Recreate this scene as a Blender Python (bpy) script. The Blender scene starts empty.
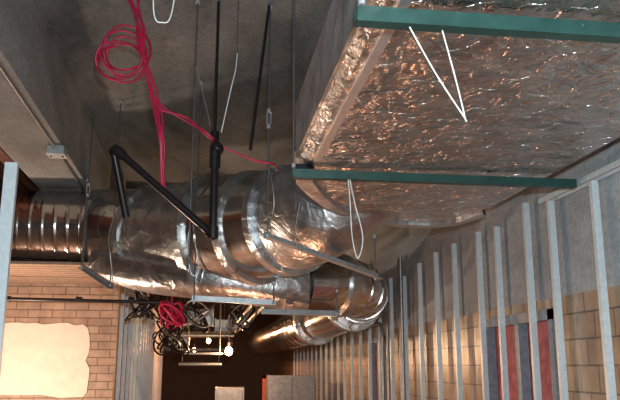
import bpy,math,random
from mathutils import Vector
random.seed(4)
S=bpy.context.scene
V=Vector
S.view_settings.view_transform='Standard'
# ---------------------------------------------------------------- materials
def nt(name):
    m=bpy.data.materials.new(name);m.use_nodes=True
    n=m.node_tree.nodes;l=m.node_tree.links
    return m,n,l,n['Principled BSDF']
def coords(n,l,scale=(1,1,1),swz=None):
    tc=n.new('ShaderNodeTexCoord')
    src=tc.outputs['Object']
    if swz:
        s=n.new('ShaderNodeSeparateXYZ');l.new(src,s.inputs[0])
        c=n.new('ShaderNodeCombineXYZ')
        for i,k in enumerate(swz):
            if k: l.new(s.outputs[k],c.inputs[i])
        src=c.outputs[0]
    mp=n.new('ShaderNodeMapping');mp.inputs['Scale'].default_value=scale
    l.new(src,mp.inputs[0]);return mp.outputs[0]
def ramp(n,l,fac,stops):
    r=n.new('ShaderNodeValToRGB');e=r.color_ramp.elements
    while len(e)<len(stops): e.new(.5)
    for i,(p,c) in enumerate(stops): e[i].position=p;e[i].color=(*c,1)
    l.new(fac,r.inputs[0]);return r.outputs[0]
def noise(n,l,co,sc,det=6,rough=.6,dist=0,typ=None):
    t=n.new('ShaderNodeTexNoise')
    if typ: t.noise_type=typ
    t.inputs['Scale'].default_value=sc;t.inputs['Detail'].default_value=det
    t.inputs['Roughness'].default_value=rough;t.inputs['Distortion'].default_value=dist
    l.new(co,t.inputs['Vector']);return t.outputs['Fac']
def bump(n,l,h,st,d,b,prev=None):
    k=n.new('ShaderNodeBump');k.inputs['Strength'].default_value=st;k.inputs['Distance'].default_value=d
    l.new(h,k.inputs['Height'])
    if prev: l.new(prev,k.inputs['Normal'])
    l.new(k.outputs[0],b.inputs['Normal']);return k.outputs[0]
def simple(name,c,rough=.5,metal=0,bs=0,ns=20,var=.25):
    m,n,l,b=nt(name)
    b.inputs['Roughness'].default_value=rough;b.inputs['Metallic'].default_value=metal
    co=coords(n,l);f=noise(n,l,co,ns)
    lo=tuple(x*(1-var) for x in c);hi=tuple(min(1,x*(1+var)) for x in c)
    l.new(ramp(n,l,f,[(.3,lo),(.7,hi)]),b.inputs['Base Color'])
    if bs: bump(n,l,f,bs,.02,b)
    return m
def concrete(name,dark,light,boards=False,grain=.8):
    m,n,l,b=nt(name);b.inputs['Roughness'].default_value=.95;b.inputs['Specular IOR Level'].default_value=.15
    co=coords(n,l,(1,.35,1));f=noise(n,l,co,1.6,8,.65,.4)
    col=ramp(n,l,f,[(.3,dark),(.5,tuple((a+c)/2 for a,c in zip(dark,light))),(.72,light)])
    co2=coords(n,l);f2=noise(n,l,co2,28,5,.7)
    mx=n.new('ShaderNodeMix');mx.data_type='RGBA';mx.blend_type='MULTIPLY';mx.inputs[0].default_value=grain
    l.new(col,mx.inputs[6]);l.new(ramp(n,l,f2,[(.3,(.45,.45,.45)),(.6,(1,1,1))]),mx.inputs[7])
    l.new(mx.outputs[2],b.inputs['Base Color'])
    p=bump(n,l,f2,grain*.8,.02,b)
    if boards:
        w=n.new('ShaderNodeTexWave');w.inputs['Scale'].default_value=.8;w.bands_direction='X';w.inputs['Distortion'].default_value=.6
        l.new(co2,w.inputs['Vector']);bump(n,l,w.outputs['Fac'],.25,.02,b,p)
    return m
def facet(n,l,co,scale,sm=.25):
    v=n.new('ShaderNodeTexVoronoi');v.feature='SMOOTH_F1';v.inputs['Smoothness'].default_value=sm
    v.inputs['Scale'].default_value=scale;l.new(co,v.inputs['Vector'])
    a=n.new('ShaderNodeVectorMath');a.operation='SUBTRACT';l.new(co,a.inputs[0]);l.new(v.outputs['Position'],a.inputs[1])
    c=n.new('ShaderNodeVectorMath');c.operation='SUBTRACT';l.new(v.outputs['Color'],c.inputs[0]);c.inputs[1].default_value=(.5,.5,.5)
    d=n.new('ShaderNodeVectorMath');d.operation='DOT_PRODUCT';l.new(a.outputs[0],d.inputs[0]);l.new(c.outputs[0],d.inputs[1])
    return d.outputs['Value']
def foil(name,c,rough,s1,k1,ridge,kr,big=2.,kb=.02):
    m,n,l,b=nt(name);b.inputs['Metallic'].default_value=1
    co=coords(n,l)
    nn=n.new('ShaderNodeTexNoise');nn.inputs['Scale'].default_value=5;nn.inputs['Detail'].default_value=4;l.new(co,nn.inputs['Vector'])
    ad=n.new('ShaderNodeMix');ad.data_type='VECTOR';ad.inputs[0].default_value=.10;l.new(co,ad.inputs[4]);l.new(nn.outputs['Color'],ad.inputs[5])
    f=noise(n,l,co,big,3,.55,.8)
    f3=noise(n,l,co,6,4,.6)
    l.new(ramp(n,l,f3,[(.3,tuple(x*.68 for x in c)),(.65,c)]),b.inputs['Base Color'])
    rr=n.new('ShaderNodeMapRange');rr.inputs['To Min'].default_value=rough*.65;rr.inputs['To Max'].default_value=rough*1.35;l.new(f3,rr.inputs['Value']);l.new(rr.outputs[0],b.inputs['Roughness'])
    p=bump(n,l,f,1,kb,b)
    p=bump(n,l,facet(n,l,ad.outputs[1],s1),1,k1,b,p)
    fr=noise(n,l,ad.outputs[1],ridge,5,.6,.6)
    sb=n.new('ShaderNodeMath');sb.operation='SUBTRACT';l.new(fr,sb.inputs[0]);sb.inputs[1].default_value=.5
    ab=n.new('ShaderNodeMath');ab.operation='ABSOLUTE';l.new(sb.outputs[0],ab.inputs[0])
    bump(n,l,ab.outputs[0],1,kr,b,p)
    return m
def tiles(name,c1,c2,mortar,swz,w,h,rough=.35):
    m,n,l,b=nt(name)
    co=coords(n,l,(1,1,1),swz)
    t=n.new('ShaderNodeTexBrick');l.new(co,t.inputs['Vector'])
    t.inputs['Color1'].default_value=(*c1,1);t.inputs['Color2'].default_value=(*c2,1);t.inputs['Mortar'].default_value=(*mortar,1)
    t.inputs['Scale'].default_value=1;t.inputs['Mortar Size'].default_value=.006;t.inputs['Brick Width'].default_value=w;t.inputs['Row Height'].default_value=h
    f=noise(n,l,coords(n,l),5)
    mx=n.new('ShaderNodeMix');mx.data_type='RGBA';mx.blend_type='MULTIPLY';mx.inputs[0].default_value=.8
    l.new(t.outputs['Color'],mx.inputs[6]);l.new(ramp(n,l,f,[(.3,(.5,.48,.46)),(.6,(1,1,1))]),mx.inputs[7])
    l.new(mx.outputs[2],b.inputs['Base Color']);b.inputs['Roughness'].default_value=rough
    inv=n.new('ShaderNodeInvert');l.new(t.outputs['Fac'],inv.inputs['Color']);bump(n,l,inv.outputs[0],.6,.01,b)
    return m
def emis(name,c,s):
    m,n,l,b=nt(name);b.inputs['Base Color'].default_value=(*c,1)
    b.inputs['Emission Color'].default_value=(*c,1);b.inputs['Emission Strength'].default_value=s;return m
M={}
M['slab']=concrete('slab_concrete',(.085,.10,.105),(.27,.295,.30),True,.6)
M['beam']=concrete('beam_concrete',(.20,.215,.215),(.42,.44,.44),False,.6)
M['wallc']=concrete('wall_concrete',(.24,.265,.28),(.48,.52,.54),False,.5)
M['tile']=tiles('glazed_tile',(.30,.22,.145),(.40,.29,.19),(.10,.08,.065),('Y','Z',None),.22,.16)
M['tileL']=tiles('tan_tile',(.42,.28,.20),(.52,.36,.26),(.20,.13,.09),('X','Z',None),.30,.10,.6)
M['soffit']=simple('soffit_board',(.38,.26,.19),.7)
M['plaster']=simple('plaster_patch',(.80,.74,.62),.8,0,.3,6,.08)
M['floor']=tiles('floor_quarry_tile',(.20,.115,.08),(.25,.145,.10),(.10,.07,.05),('X','Y',None),.2,.2,.6)
M['deck']=simple('rusty_metal_deck',(.16,.07,.045),.6,.3,.2,8)
M['foil']=foil('crinkled_foil_wrap',(.80,.765,.74),.24,13,.32,7,.05,2.2,.055)
M['grey']=foil('grey_foil_insulation',(.70,.72,.73),.40,5,.07,4,.022,2.5,.025)
M['galv']=foil('galvanized_duct',(.82,.80,.78),.16,3,.006,3,.002,1.5,.006)
M['tape']=simple('foil_tape',(.8,.8,.8),.35,.9,.2,30,.1)
M['stud']=simple('galvanized_stud',(.58,.66,.70),.42,.25,0,30,.1)
M['rod']=simple('threaded_steel',(.14,.14,.14),.5,.6)
M['steel']=simple('hanger_steel',(.42,.46,.48),.45,.4)
M['green']=simple('green_painted_steel',(.014,.055,.048),.36,.2,0,12,.3)
M['black']=simple('black_iron',(.02,.017,.018),.3,.3)
M['pipe']=simple('dull_conduit',(.30,.30,.29),.4,.7)
M['red']=simple('red_cable_jacket',(.48,.012,.065),.4)
M['white']=simple('white_plastic',(.62,.63,.62),.5)
M['pink']=simple('pink_insulation',(.40,.12,.13),.8,0,.5,14,.35)
M['frame']=simple('grey_blue_frame',(.20,.23,.27),.45,.2)
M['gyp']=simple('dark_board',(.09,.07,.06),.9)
M['cab']=simple('grey_cabinet_paint',(.20,.19,.185),.35,.3)
M['orange']=simple('orange_paint',(.65,.10,.03),.5)
M['bulb']=emis('bulb_glow',(1,.66,.32),30)
M['dark']=simple('dark_recess',(.02,.02,.02),.9)
# ---------------------------------------------------------------- mesh builder
class B:
    def __init__(s): s.v=[];s.f=[];s.m=[];s.sm=[];s.mats=[]
    def mi(s,k):
        if k not in s.mats: s.mats.append(k)
        return s.mats.index(k)
    def add(s,vs,fs,mat,smooth=False):
        o=len(s.v);s.v+= [tuple(x) for x in vs];i=s.mi(mat)
        for f in fs: s.f.append([a+o for a in f]);s.m.append(i);s.sm.append(smooth)
        return s
    def box(s,a,b,mat):
        x0,y0,z0=a;x1,y1,z1=b
        return s.add([(x0,y0,z0),(x1,y0,z0),(x1,y1,z0),(x0,y1,z0),(x0,y0,z1),(x1,y0,z1),(x1,y1,z1),(x0,y1,z1)],
          [(3,2,1,0),(4,5,6,7),(0,1,5,4),(1,2,6,5),(2,3,7,6),(3,0,4,7)],mat)
    def prism(s,poly,z0,z1,mat,bev=0):
        n=len(poly)
        if bev:
            c=V((sum(p[0] for p in poly)/n,sum(p[1] for p in poly)/n))
            def ins(p): 
                d=V(p)-c;return V(p)-d.normalized()*bev
            rings=[([ins(p) for p in poly],z0),(poly,z0+bev),(poly,z1-bev),([ins(p) for p in poly],z1)]
        else: rings=[(poly,z0),(poly,z1)]
        vs=[(p[0],p[1],z) for r,z in rings for p in r];fs=[]
        for k in range(len(rings)-1):
            for i in range(n): j=(i+1)%n;fs.append((k*n+i,k*n+j,(k+1)*n+j,(k+1)*n+i))
        fs.append(tuple(reversed(range(n))));fs.append(tuple((len(rings)-1)*n+i for i in range(n)))
        return s.add(vs,fs,mat)
    def tube(s,pts,r,mat,seg=10,caps=True):
        pts=[V(p) for p in pts];n=len(pts);vs=[];fs=[]
        t=(pts[1]-pts[0]).normalized();u=t.orthogonal().normalized()
        for i,p in enumerate(pts):
            a=pts[min(i+1,n-1)]-pts[max(i-1,0)];t=a.normalized()
            u=(u-t*u.dot(t)).normalized();w=t.cross(u)
            k=1.
            if 0<i<n-1:
                c=(pts[i+1]-pts[i]).normalized().dot((pts[i]-pts[i-1]).normalized());k=1/math.sqrt(max(.3,(1+c)/2))
            for j in range(seg):
                q=2*math.pi*j/seg;vs.append(p+(u*math.cos(q)+w*math.sin(q))*r*k)
        for i in range(n-1):
            for j in range(seg): fs.append((i*seg+j,i*seg+(j+1)%seg,(i+1)*seg+(j+1)%seg,(i+1)*seg+j))
        s.add(vs,fs,mat,True)
        if caps: s.add(vs[:seg],[tuple(reversed(range(seg)))],mat);s.add(vs[-seg:],[tuple(range(seg))],mat)
        return s
    def prof(s,a,b,prof,side,mat):
        a=V(a);b=V(b);t=(b-a).normalized();sx=V(side);sx=(sx-t*sx.dot(t)).normalized();sy=t.cross(sx);n=len(prof)
        vs=[p+sx*q[0]+sy*q[1] for p in (a,b) for q in prof]
        fs=[(i,(i+1)%n,n+(i+1)%n,n+i) for i in range(n)]+[tuple(reversed(range(n))),tuple(range(n,2*n))]
        return s.add(vs,fs,mat)
    def ball(s,c,r,mat,seg=14,sc=(1,1,1)):
        vs=[];fs=[];R=seg//2
        for i in range(R+1):
            a=math.pi*i/R
            for j in range(seg):
                q=2*math.pi*j/seg;vs.append((c[0]+r*sc[0]*math.sin(a)*math.cos(q),c[1]+r*sc[1]*math.sin(a)*math.sin(q),c[2]+r*sc[2]*math.cos(a)))
        for i in range(R):
            for j in range(seg): fs.append((i*seg+j,(i+1)*seg+j,(i+1)*seg+(j+1)%seg,i*seg+(j+1)%seg))
        return s.add(vs,fs,mat,True)
    def obj(s,name,parent=None):
        me=bpy.data.meshes.new(name);me.from_pydata(s.v,[],s.f)
        for k in s.mats: me.materials.append(M[k])
        me.polygons.foreach_set('material_index',s.m);me.polygons.foreach_set('use_smooth',s.sm);me.update()
        import bmesh
        bm=bmesh.new();bm.from_mesh(me);bmesh.ops.recalc_face_normals(bm,faces=bm.faces);bm.to_mesh(me);bm.free()
        o=bpy.data.objects.new(name,me);S.collection.objects.link(o)
        if parent: o.parent=parent
        return o
def cr(P,t):
    n=len(P)-1;t=max(0,min(n-1e-6,t));i=int(t);f=t-i
    g=lambda k:P[max(0,min(n,k))]
    out=[]
    for a,b,c,d in zip(g(i-1),g(i),g(i+1),g(i+2)):
        out.append(.5*((2*b)+(-a+c)*f+(2*a-5*b+4*c-d)*f*f+(-a+3*b-3*c+d)*f**3))
    return out
def smooth(P,n=8):
    m=len(P)-1;return [V(cr(P,i/n)) for i in range(m*n+1)]
def arcpipe(P,rad=.08,n=6):
    P=[V(p) for p in P];out=[P[0]]
    for i in range(1,len(P)-1):
        a=(P[i-1]-P[i]).normalized();b=(P[i+1]-P[i]).normalized()
        p0=P[i]+a*rad;p1=P[i]+b*rad
        for k in range(n+1):
            t=k/n;out.append(p0*(1-t)**2+P[i]*2*t*(1-t)+p1*t*t)
    out.append(P[-1]);return out
def duct(b,P,t0,t1,mat,steps=24,dr=0,seg=40,rib=None,power=2.0,caps=True):
    vs=[];fs=[];L=[0]
    ts=[t0+(t1-t0)*i/steps for i in range(steps+1)]
    pp=[cr(P,t) for t in ts]
    for i in range(1,len(pp)): L.append(L[-1]+(V(pp[i][:3])-V(pp[i-1][:3])).length)
    for i,t in enumerate(ts):
        c=V(pp[i][:3]);A=V(cr(P,min(t+.02,len(P)-1))[:3]);Bq=V(cr(P,max(t-.02,0))[:3])
        d=(A-Bq).normalized();sd=d.cross(V((0,0,1))).normalized();up=sd.cross(d)
        e=dr
        if rib: e=dr+rib[1]*max(0,1-abs(((L[i]/rib[0])%1)-.5)*8)
        rw=pp[i][3]+e;rh=pp[i][4]+e
        for j in range(seg):
            q=2*math.pi*j/seg;cx=math.cos(q);sy=math.sin(q)
            x=math.copysign(abs(cx)**(2/power),cx);y=math.copysign(abs(sy)**(2/power),sy)
            vs.append(c+sd*x*rw+up*y*rh)
    n=len(ts)
    for i in range(n-1):
        for j in range(seg): fs.append((i*seg+j,i*seg+(j+1)%seg,(i+1)*seg+(j+1)%seg,(i+1)*seg+j))
    b.add(vs,fs,mat,True)
    if caps: b.add(vs[:seg],[tuple(range(seg))],mat);b.add(vs[-seg:],[tuple(range(seg))],mat)
    return b
# ---------------------------------------------------------------- room shell
RX=2.30
B().box((-6,-3,-.1),(RX+.3,24,0),'floor').obj('floor')
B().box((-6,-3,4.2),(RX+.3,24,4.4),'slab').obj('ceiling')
w=B()
ys=[-3,4.7,6.0,9.4,10.4,24]
for i in range(5):
    y0,y1=ys[i],ys[i+1]
    w.box((RX,y0,2.04),(RX+.2,y1,4.2),'wallc')
    if i in(1,3): w.box((RX,y0,1.97),(RX+.2,y1,2.04),'tile')
    else: w.box((RX,y0,0),(RX+.2,y1,2.04),'tile')
w.obj('wall_right')
B().box((RX+.2,-3,0),(RX+.3,24,4.2),'dark').obj('wall_right_backing')
w=B().box((-6,10,0),(-1.14,10.2,2.65),'tileL').box((-6,10,2.65),(-1.14,10.2,4.2),'beam').obj('wall_left_room')
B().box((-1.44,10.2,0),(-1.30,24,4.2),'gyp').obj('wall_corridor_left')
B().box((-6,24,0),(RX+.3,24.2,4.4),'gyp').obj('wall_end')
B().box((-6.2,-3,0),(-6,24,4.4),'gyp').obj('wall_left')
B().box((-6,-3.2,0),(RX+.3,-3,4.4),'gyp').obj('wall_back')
s=B()
y=8.0
while y<9.98:
    s.box((-6,y,2.63),(-1.14,min(y+.17,10),2.66),'soffit');s.box((-6,y+.17,2.65),(-1.14,min(y+.2,10),2.66),'dark');y+=.2
s.obj('trim_soffit')
B().box((-1.85,-3,3.5),(-1.3,9.95,4.19),'beam').obj('concrete_beam')
B().box((-1.3,11,3.5),(RX,11.4,4.19),'slab').obj('concrete_cross_beam')
d=B();x=-5.9
while x<-1.95:
    d.box((x,-3,3.62),(x+.12,9.95,3.70),'deck');x+=.2
d.box((-5.99,-3,3.70),(-1.86,9.95,3.74),'deck').obj('metal_deck')
poly=[]
for x in [-5.6+.2*i for i in range(21)]: poly.append((x if x<-1.6 else -1.5,1.22+random.uniform(-.03,.03)))
for k in range(9): poly.append((-1.46+random.uniform(-.04,.03),1.26+.1*k))
for x in [-1.55-.1*i for i in range(41)]: poly.append((x,2.12+random.uniform(-.02,.02)))
p=B();n=len(poly);vs=[(a,9.985,b) for a,b in poly]+[(a,9.998,b) for a,b in poly]
p.add(vs,[tuple(range(n))]+[(i,(i+1)%n,n+(i+1)%n,n+i) for i in range(n)],'plaster').obj('plaster_patch')
# ---------------------------------------------------------------- big flat duct
fp=[(.50,-2.5),(.50,4.05),(.55,4.4),(.68,4.75),(.82,5.05),(.95,5.28),(1.1,5.47),(1.28,5.6),(1.52,5.72),(1.8,5.76),(1.98,5.6),(2.06,5.2),(2.06,-2.5)]
fd=B().prism(fp,2.72,3.14,'foil',.05)
c=V((1.25,4.0))
rim=fp[1:-1]
for (z0,z1,off,wd) in ((2.695,2.725,.02,.09),(2.80,2.83,.03,.03)):
    vs=[];fs=[]
    for q in rim:
        dd=(V(q)-c).normalized()
        o=V(q)+dd*off;i_=V(q)-dd*wd
        vs+=[(o.x,o.y,z0),(i_.x,i_.y,z0),(i_.x,i_.y,z1),(o.x,o.y,z1)]
    for i in range(len(rim)-1):
        for j in range(4): fs.append((i*4+j,i*4+(j+1)%4,(i+1)*4+(j+1)%4,(i+1)*4+j))
    fd.add(vs,fs,'grey')
fd.box((.575,-2,2.712),(.61,3.95,2.724),'tape')
fd.box((.485,-2.4,2.76),(.50,4.05,3.08),'grey')
fd.obj('foil_wrapped_flat_duct')
# ---------------------------------------------------------------- main round/oval duct
A=[(-5,8.4,3.06,.38,.38),(-1.2,8.2,3.07,.39,.39),(-.92,8.05,3.0,.46,.46),(-.35,7.5,2.88,.48,.50),(.2,6.95,2.84,.50,.53),(.63,6.35,2.82,.43,.45),(.95,5.75,2.84,.38,.40),(1.4,5.45,2.92,.18,.18)]
d=B();duct(d,A,0,1.0,'galv',260,0,40,(.13,.012));d.obj('spiral_duct')
d=B()
duct(d,A,.98,1.15,'grey',6,.03);duct(d,A,1.15,1.7,'grey',10,.0)
duct(d,A,1.66,1.74,'tape',4,.02)
duct(d,A,1.7,2.65,'galv',16)
duct(d,A,2.62,2.72,'grey',4,.035);duct(d,A,2.7,3.75,'grey',14,.015)
duct(d,A,3.72,3.86,'grey',4,.05);duct(d,A,4.5,4.62,'grey',4,.035);duct(d,A,3.86,4.52,'galv',14,.0)
duct(d,A,4.1,4.13,'galv',3,.012)
duct(d,A,4.6,5.2,'galv',14);duct(d,A,5.15,5.3,'grey',4,.04);duct(d,A,5.3,6.9,'grey',20,.0)
d.obj('galvanized_main_duct')
T=[(-1.0,7.95,2.66,.30,.16),(-.5,7.55,2.5,.42,.2),(.1,7.15,2.40,.45,.19),(.6,7.05,2.36,.36,.22),(.95,7.05,2.36,.28,.26)]
d=B();duct(d,T,0,4,'grey',40,0,40,None,3.0)
duct(d,T,1.9,2.0,'tape',3,.02,40,None,3.0);duct(d,T,3.3,3.45,'grey',3,.04,40,None,2.4)
d.obj('insulated_trunk_duct')
C=[(.9,7.05,2.36,.27,.27),(1.3,7.2,2.37,.28,.28),(1.6,7.6,2.34,.28,.28),(1.66,8.3,2.28,.27,.27),(1.52,9.4,2.2,.27,.27),(1.42,11,2.15,.27,.27),(1.38,20,2.15,.27,.27)]
d=B();duct(d,C,0,.9,'galv',10);duct(d,C,.85,1.0,'grey',4,.035);duct(d,C,1.0,3,'galv',24);duct(d,C,2.95,3.1,'grey',4,.04);duct(d,C,3.1,4.6,'galv',20)
duct(d,C,4.5,4.6,'grey',4,.04);duct(d,C,4.6,6,'galv',90,0,32,(.5,.02))
for t in (1.35,1.7,2.05,2.4): duct(d,C,t,t+.03,'galv',3,.008)
d.obj('corridor_branch_duct')
# ---------------------------------------------------------------- struts and rods
CH=[(-.025,-.025),(.025,-.025),(.025,.025),(.015,.025),(.015,-.015),(-.015,-.015),(-.015,.025),(-.025,.025)]
def strut(name,a,b,mat='green',k=1.0,side=(0,1,0)):
    B().prof(a,b,[(x*k,y*k) for x,y in CH],side,mat).obj(name)
strut('green_support_channel',(.44,2.1,2.67),(2.29,2.1,2.67))
strut('green_support_channel',(.47,4.08,2.67),(2.19,4.08,2.67))
LP=[(0,0),(.05,0),(.05,.005),(.005,.005),(.005,.05),(0,.05)]
def angle(name,a,b,side=(0,0,1),mat='steel'):
    B().prof(a,b,LP,side,mat).obj(name)
angle('steel_angle_hanger',(.38,5.0,2.45),(1.46,6.2,2.32))
angle('steel_angle_hanger',(-1.3,8.0,2.60),(-.86,7.2,2.30))
angle('steel_angle_hanger',(-.12,6.6,2.15),(.62,6.6,2.12))
angle('steel_angle_hanger',(.5,6.7,2.05),(1.25,6.9,2.05))
def rod(x,y,z0,z1=4.195,r=.006,mat='rod',nuts=True):
    b=B().tube([(x,y,z0),(x,y,z1)],r,mat,8)
    if nuts: b.tube([(x,y,z0+.01),(x,y,z0+.03)],r*2.2,'steel',6);b.tube([(x,y,z1-.03),(x,y,z1)],r*3,'steel',6)
    b.obj('threaded_rod')
for a in ((.478,4.08,2.70),(.46,2.1,2.70),(.41,5.02,2.45),(1.43,6.17,2.30,2.70),(-.12,5.0,2.2),(-1.26,7.75,2.55,3.5),(-.9,7.22,2.32),(-.1,6.59,2.12),(.6,6.59,2.12,2.33),(1.22,6.88,2.05,2.3)): rod(*a)
B().tube([(.40,5,4.19),(.28,5,3.07)],.011,'black',8).obj('brace_rod')
B().tube([(.03,5,4.19),(.03,5,3.2)],.011,'black',8).obj('drop_pipe')
def tb(x,y,z,name='hanger_turnbuckle'):
    b=B();b.tube([(x-.014,y,z-.05),(x-.014,y,z+.05)],.005,'tape',8);b.tube([(x+.014,y,z-.05),(x+.014,y,z+.05)],.005,'tape',8)
    b.tube([(x,y,z-.07),(x,y,z-.045)],.018,'tape',8);b.tube([(x,y,z+.045),(x,y,z+.07)],.018,'tape',8);b.obj(name)
tb(.41,5.02,3.32);tb(-1.22,7.6,3.35)
B().tube([(-1.22,7.6,3.42),(-1.22,7.6,4.19)],.006,'rod',8).tube([(-1.22,7.6,3.28),(-1.22,7.6,2.6)],.006,'rod',8).obj('threaded_rod')
# ---------------------------------------------------------------- black pipes
b=B()
pp=arcpipe([(-.56,5.15,2.6),(-.66,5.0,3.06),(.02,4.9,2.46)],.05)
b.tube(pp[:9],.026,'black',14)
b.tube(pp[-3:-1]+[pp[-1]],.026,'black',14)
b.tube([pp[1],pp[3],pp[5],pp[7]],.034,'black',14)
b.tube([pp[7],pp[7]+(pp[-1]-pp[7]).normalized()*.05],.038,'black',14);b.tube([V((.0,4.9,2.47)),V((.05,4.88,2.44))],.036,'black',14)
b.obj('black_iron_pipe')
b=B();pp=arcpipe([(.035,4.88,2.42),(.035,4.88,3.02),(.035,5.0,3.12),(.03,5.0,3.2)],.05)
b.tube(pp,.028,'black',14);b.tube([(.035,4.88,2.9),(.035,4.88,3.02)],.038,'black',14);b.tube([(.035,4.88,2.42),(.035,4.88,2.5)],.038,'black',14)
b.ball((.045,4.92,3.05),.05,'black',14,(1,1,1)).obj('black_drop_pipe')
b=B().tube([(-4,9.0,2.37),(-.5,9.0,2.33)],.022,'black',12)
for x in (-2.3,-1.5,-.9): b.tube([(x,9,2.352),(x+.07,9,2.352)],.034,'black',12)
b.obj('horizontal_black_pipe')
# ---------------------------------------------------------------- red cables
b=B()
for k in range(6):
    cx=-.62+random.uniform(-.03,.03);cz=3.72+random.uniform(-.04,.04);rx=random.uniform(.11,.18);rz=random.uniform(.11,.2);ph=random.uniform(0,6)
    pts=[(cx+rx*math.cos(q+ph),4.96+.02*k+.03*math.sin(q*2),cz+rz*math.sin(q+ph)) for q in [i*2*math.pi/24 for i in range(25)]]
    b.tube(pts,.008,'red',6)
for k in range(5):
    j=lambda s=.03:random.uniform(-s,s)
    b.tube(smooth([(-.56+j(.07),5,4.19),(-.52+j(),4.98,3.95),(-.48+j(),4.97,3.75),(-.42+j(),5,3.5),(-.36+j(),5,3.3),(-.33+j(.015),5,3.1),(-.30+j(.03),5.1,2.8)]),.007,'red',6)
b.obj('red_cable_coil')
b=B()
for k in range(2):
    j=lambda s=.015:random.uniform(-s,s)
    b.tube(smooth([(-.42,5,3.45),(-.33+j(),5,3.35+j()),(-.18+j(),5,3.27+j(.03)),(-.05+j(),4.95,3.17+j(.03)),(.1,5,3.08+j()),(.3+j(),5,3.0+j()),(.44,5.0,2.98),(.49,5.2,2.99)]),.007,'red',6)
b.obj('red_cable_run')
def tangle(name,c,r,n,mats,rad=.01):
    b=B()
    for k in range(n):
        ph=random.uniform(0,6);a=random.uniform(.5,1);e=random.uniform(.5,1);tl=random.uniform(-.6,.6)
        o=[random.uniform(-.25,.25)*r for _ in range(3)]
        pts=[(c[0]+o[0]+r*a*math.cos(q),c[1]+o[1]+r*.5*math.sin(q+tl),c[2]+o[2]+r*e*math.sin(q+ph)) for q in [i*2*math.pi/20 for i in range(21)]]
        b.tube(pts,rad,random.choice(mats),6)
    b.tube([(c[0],c[1],c[2]),(c[0]-.02,c[1],c[2]+.5)],rad,mats[0],6)
    b.obj(name)
tangle('red_cable_bundle',(-.36,8.4,2.14),.14,10,['red','red','black'],.014)
tangle('black_cable_bundle',(-.12,9.5,2.2),.2,8,['black','black','pipe'],.012)
tangle('grey_cable_bundle',(.45,9.5,2.2),.18,6,['black','pipe'],.012)
tangle('black_cable_bundle',(-.75,9.6,2.35),.2,8,['black','black'],.014)
tangle('black_cable_bundle',(-.5,11.5,2.0),.25,7,['black','pipe','black'],.014)
# ---------------------------------------------------------------- ties / wires
def wire(name,P,r=.003,mat='white'): B().tube(smooth(P,6),r,mat,6).obj(name)
wire('white_zip_tie',[(.61,2.09,2.64),(.70,2.12,2.5),(.795,2.15,2.375),(.80,2.15,2.37),(.77,2.14,2.5),(.72,2.10,2.64)],.0026)
wire('white_zip_tie',[(.79,4.05,2.64),(.79,4.0,2.5),(.80,4.0,2.3),(.83,4.0,2.18),(.86,4.0,2.3),(.82,4.02,2.5),(.80,4.05,2.64)],.0035)
wire('white_hanging_wire',[(-.3,3.1,4.19),(-.27,3.05,3.5),(-.26,3,3.1),(-.22,3,3.04),(-.18,3,3.1),(-.16,3.05,3.5),(-.15,3.1,4.19)])
B().tube([(.16,4.6,4.19),(.16,4.6,3.5)],.003,'rod',6).obj('hanging_tie_rod')
wire('white_tie_wire',[(.16,4.6,3.62),(.15,4.6,3.5),(.12,4.6,3.35),(.07,4.7,3.1)],.004)
wire('loose_tie_wire',[(-.11,5,2.6),(-.13,5,2.4),(-.1,5,2.2),(-.05,5,2.22),(-.08,5,2.4)],.003,'tape')
wire('loose_tie_wire',[(.41,5,2.95),(.43,4.9,2.8),(.44,4.9,2.65),(.41,5,2.5)],.003,'tape')
wire('loose_tie_wire',[(-.12,5,3.7),(-.07,4.98,3.5),(-.02,4.95,3.3),(-.0,4.9,3.2)],.003,'tape')
wire('loose_tie_wire',[(-.9,7.2,3.0),(-.93,7.15,2.8),(-.9,7.12,2.6),(-.87,7.2,2.36)],.004,'tape')
wire('loose_tie_wire',[(.62,4.9,2.69),(.6,5,2.5),(.63,5.1,2.38)],.003,'tape')
# ---------------------------------------------------------------- conduit on beam with junction box
b=B().tube([(-1.36,-3,3.485),(-1.36,6.5,3.485)],.013,'pipe',8).tube([(-1.36,6.7,3.485),(-1.36,9.9,3.485)],.013,'pipe',8)
b.obj('beam_conduit')
b=B().box((-1.42,6.52,3.43),(-1.28,6.68,3.498),'steel');b.box((-1.43,6.51,3.42),(-1.27,6.69,3.43),'steel')
for dx in (-.05,.05): b.tube([(-1.35+dx,6.6,3.41),(-1.35+dx,6.6,3.42)],.008,'black',8)
b.obj('junction_box')
# ---------------------------------------------------------------- studs
def stud(x,y,z0,z1,dep=.055,fl=.035,t=.003,lean=0,name='metal_stud'):
    P=[(-dep/2,0),(dep/2,0),(dep/2,fl),(dep/2-t*3,fl),(dep/2-t,fl-t),(dep/2-t,t),(-dep/2+t,t),(-dep/2+t,fl-t),(-dep/2+t*3,fl),(-dep/2,fl)]
    B().prof((x,y,z0),(x+lean,y,z1),P,(1,0,0),'stud').obj(name)
rs=[(3.94,2.66),(4.50,2.66),(4.88,2.73),(5.43,2.66),(5.83,2.69),(6.45,2.69),(7.0,2.69),(7.58,2.66)]
y=8.2
while y<19: rs.append((y,2.62+random.uniform(-.05,.05)));y+=.62
for y,z in rs: stud(2.24,y,0.004,z,.042,.035)
B().box((2.20,3.95,0.0),(2.262,19,.003),'stud').box((2.20,3.95,0),(2.203,19,.03),'stud').obj('floor_track')
B().box((2.205,3.2,2.69),(2.27,4.62,2.695),'stud').box((2.205,3.2,2.66),(2.209,4.62,2.69),'stud').box((2.266,3.2,2.66),(2.27,4.62,2.69),'stud').obj('top_track')
y=10.4
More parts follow.
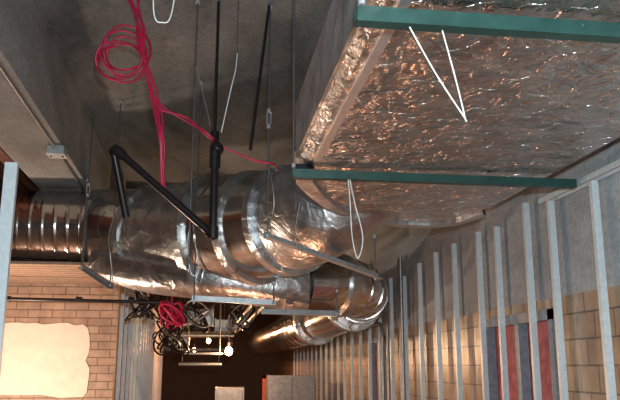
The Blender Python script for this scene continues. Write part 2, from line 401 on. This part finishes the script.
while y<21: stud(-1.12,y,0,2.75+random.uniform(-.03,.03),.045,.035);y+=.61
B().box((-1.17,10.3,2.79),(-1.08,21,2.82),'stud').obj('top_track')
stud(-1.05,4.0,0,2.66,.065,.035)
# ---------------------------------------------------------------- doors in right wall
def dooropen(name,y0,y1,z1):
    b=B();X=RX-.02
    b.box((X,y0,0),(X+.14,y0+.06,z1),'frame').box((X,y1-.06,0),(X+.14,y1,z1),'frame').box((X,y0,z1-.07),(X+.14,y1,z1),'frame')
    m=(y0+y1)/2
    b.box((X+.03,m-.04,0),(X+.12,m+.04,z1-.07),'frame')
    b.box((X+.10,y0+.06,0),(X+.13,m-.04,z1-.07),'pink').box((X+.10,m+.04,0),(X+.13,y1-.06,z1-.07),'pink')
    b.obj(name)
dooropen('door_1',4.7,6.0,1.97);dooropen('door_2',9.4,10.4,1.97)
b=B().box((2.28,3.5,2.10),(2.30,3.72,2.55),'frame').box((2.27,3.46,2.06),(2.30,3.5,2.6),'stud').obj('wall_window_frame')  # piece of grey-blue window frame at the wall opening
for x,y in ((2.13,7.95),(2.16,8.12)): B().tube([(x,y,0),(x,y,2.78)],.022,'pipe',12).obj('vertical_conduit')
for k,z in enumerate((2.20,2.10)):
    B().tube(arcpipe([(2.10,8.5+k*.25,0),(2.10,8.5+k*.25,z),(2.10,18,z)],.2,8),.02,'pipe',12).obj('bent_conduit')
# ---------------------------------------------------------------- far corridor clutter
for y,z,x0,x1,r,m in ((12,1.78,-.3,.3,.02,'pipe'),(13,2.1,-.7,.5,.04,'pipe'),(12.6,1.62,-.4,.3,.03,'pipe'),(15,1.9,-.8,.6,.03,'pipe'),(17,2.3,-1,.6,.04,'white')):
    b=B().tube([(x0,y,z),(x1,y,z)],r,m,10)
    for xx in (x0+.05,x1-.05): b.tube([(xx,y,z),(xx,y,4.19)],.006,'rod',6)
    b.obj('cross_pipe')
for x,z in ((.7,2.5),(.85,2.45)): B().tube([(x,8.2,z),(x,22,z)],.03,'pipe',10).obj('corridor_pipe')
for (x,y,z) in ((-.1,10.3,2.15),(.35,13.5,2.2),(-.5,14.5,2.0)):
    b=B().box((x-.15,y,z),(x+.2,y+.3,z+.2),'steel').box((x-.17,y-.02,z-.02),(x-.15,y+.3,z+.22),'steel').box((x+.2,y-.02,z-.02),(x+.22,y+.3,z+.22),'steel').tube([(x,y+.1,z+.2),(x,y+.1,4.19)],.008,'rod').obj('hanging_junction_fixture')
def bulb(x,y,z,r):
    B().tube([(x,y,z+.13),(x,y,4.19)],.006,'black',6).tube([(x,y,z+.06),(x,y,z+.14)],.025,'black',10).ball((x,y,z),r,'bulb',14,(1,1,1.2)).obj('bare_light_bulb')
bulb(.39,12,1.82,.06);bulb(.1,17.5,2.15,.05);bulb(-.25,20,2.0,.05)
def cabinet(name,a,b_,mat):
    b=B().box(a,b_,mat);x0,y0,z0=a;x1,y1,z1=b_;m=(x0+x1)/2
    b.box((x0+.03,y0-.02,z0+.08),(m-.01,y0,z1-.04),mat).box((m+.01,y0-.02,z0+.08),(x1-.03,y0,z1-.04),mat)
    b.box((m-.05,y0-.04,z0+.6),(m-.03,y0-.02,z0+.75),'steel').box((m+.03,y0-.04,z0+.6),(m+.05,y0-.02,z0+.75),'steel')
    b.obj(name)
cabinet('grey_storage_cabinet',(1.04,12.3,0),(1.83,12.8,1.44),'cab')
cabinet('storage_locker',(.2,12.3,0),(.66,12.8,1.25),'cab')
b=B().box((.93,11.9,0),(.98,11.95,1.45),'orange').box((.85,11.85,0),(1.03,12.0,.03),'orange').box((.93,11.9,1.4),(1.0,11.95,1.45),'orange').obj('orange_post')
# ---------------------------------------------------------------- lamps
def lamp_head(name,x,y,z):
    b=B();b.tube([(x,y,0),(x,y,z-.1)],.02,'black')
    for q in range(3):
        a=q*2.094;b.tube([(x,y,.35),(x+.3*math.cos(a),y+.3*math.sin(a),0.01)],.012,'black')
    b.box((x-.12,y-.05,z-.1),(x+.12,y+.05,z-.02),'orange');b.obj(name)
def light(name,loc,col,power,size=.1):
    L=bpy.data.lights.new(name,'POINT');L.color=col;L.energy=power;L.shadow_soft_size=size
    o=bpy.data.objects.new(name,L);o.location=loc;S.collection.objects.link(o)
lamp_head('added_floor_lamp',-2.4,8.3,.9)
light('work_light_glow',(-2.4,8.3,1.0),(1,.74,.55),190,.12)
lamp_head('added_floor_lamp',.3,6.6,.5)  # added lamp below the view, to warm the floor under the foil duct
light('added_floor_warm_light',(.3,6.6,.62),(1,.52,.30),62,.12)  # added warm light, gives the foil and ducts their copper reflections
light('bulb_light',(.39,11.85,1.82),(1,.62,.35),110,.05)
light('far_bulb_light',(.1,17.3,2.15),(1,.42,.20),260,.1)
light('camera_flash',(.05,-.05,1.85),(.84,.95,1.0),570,.04)
W=bpy.data.worlds.new('world');S.world=W;W.use_nodes=True
W.node_tree.nodes['Background'].inputs[0].default_value=(.5,.6,.7,1);W.node_tree.nodes['Background'].inputs[1].default_value=.02
# ---------------------------------------------------------------- camera
cam=bpy.data.cameras.new('camera');co=bpy.data.objects.new('camera',cam);S.collection.objects.link(co)
cam.sensor_width=36;cam.lens=36*740/620;cam.clip_start=.05
co.location=(0,0,1.6);co.rotation_euler=(math.radians(102.6),0,-math.radians(8))
S.camera=co
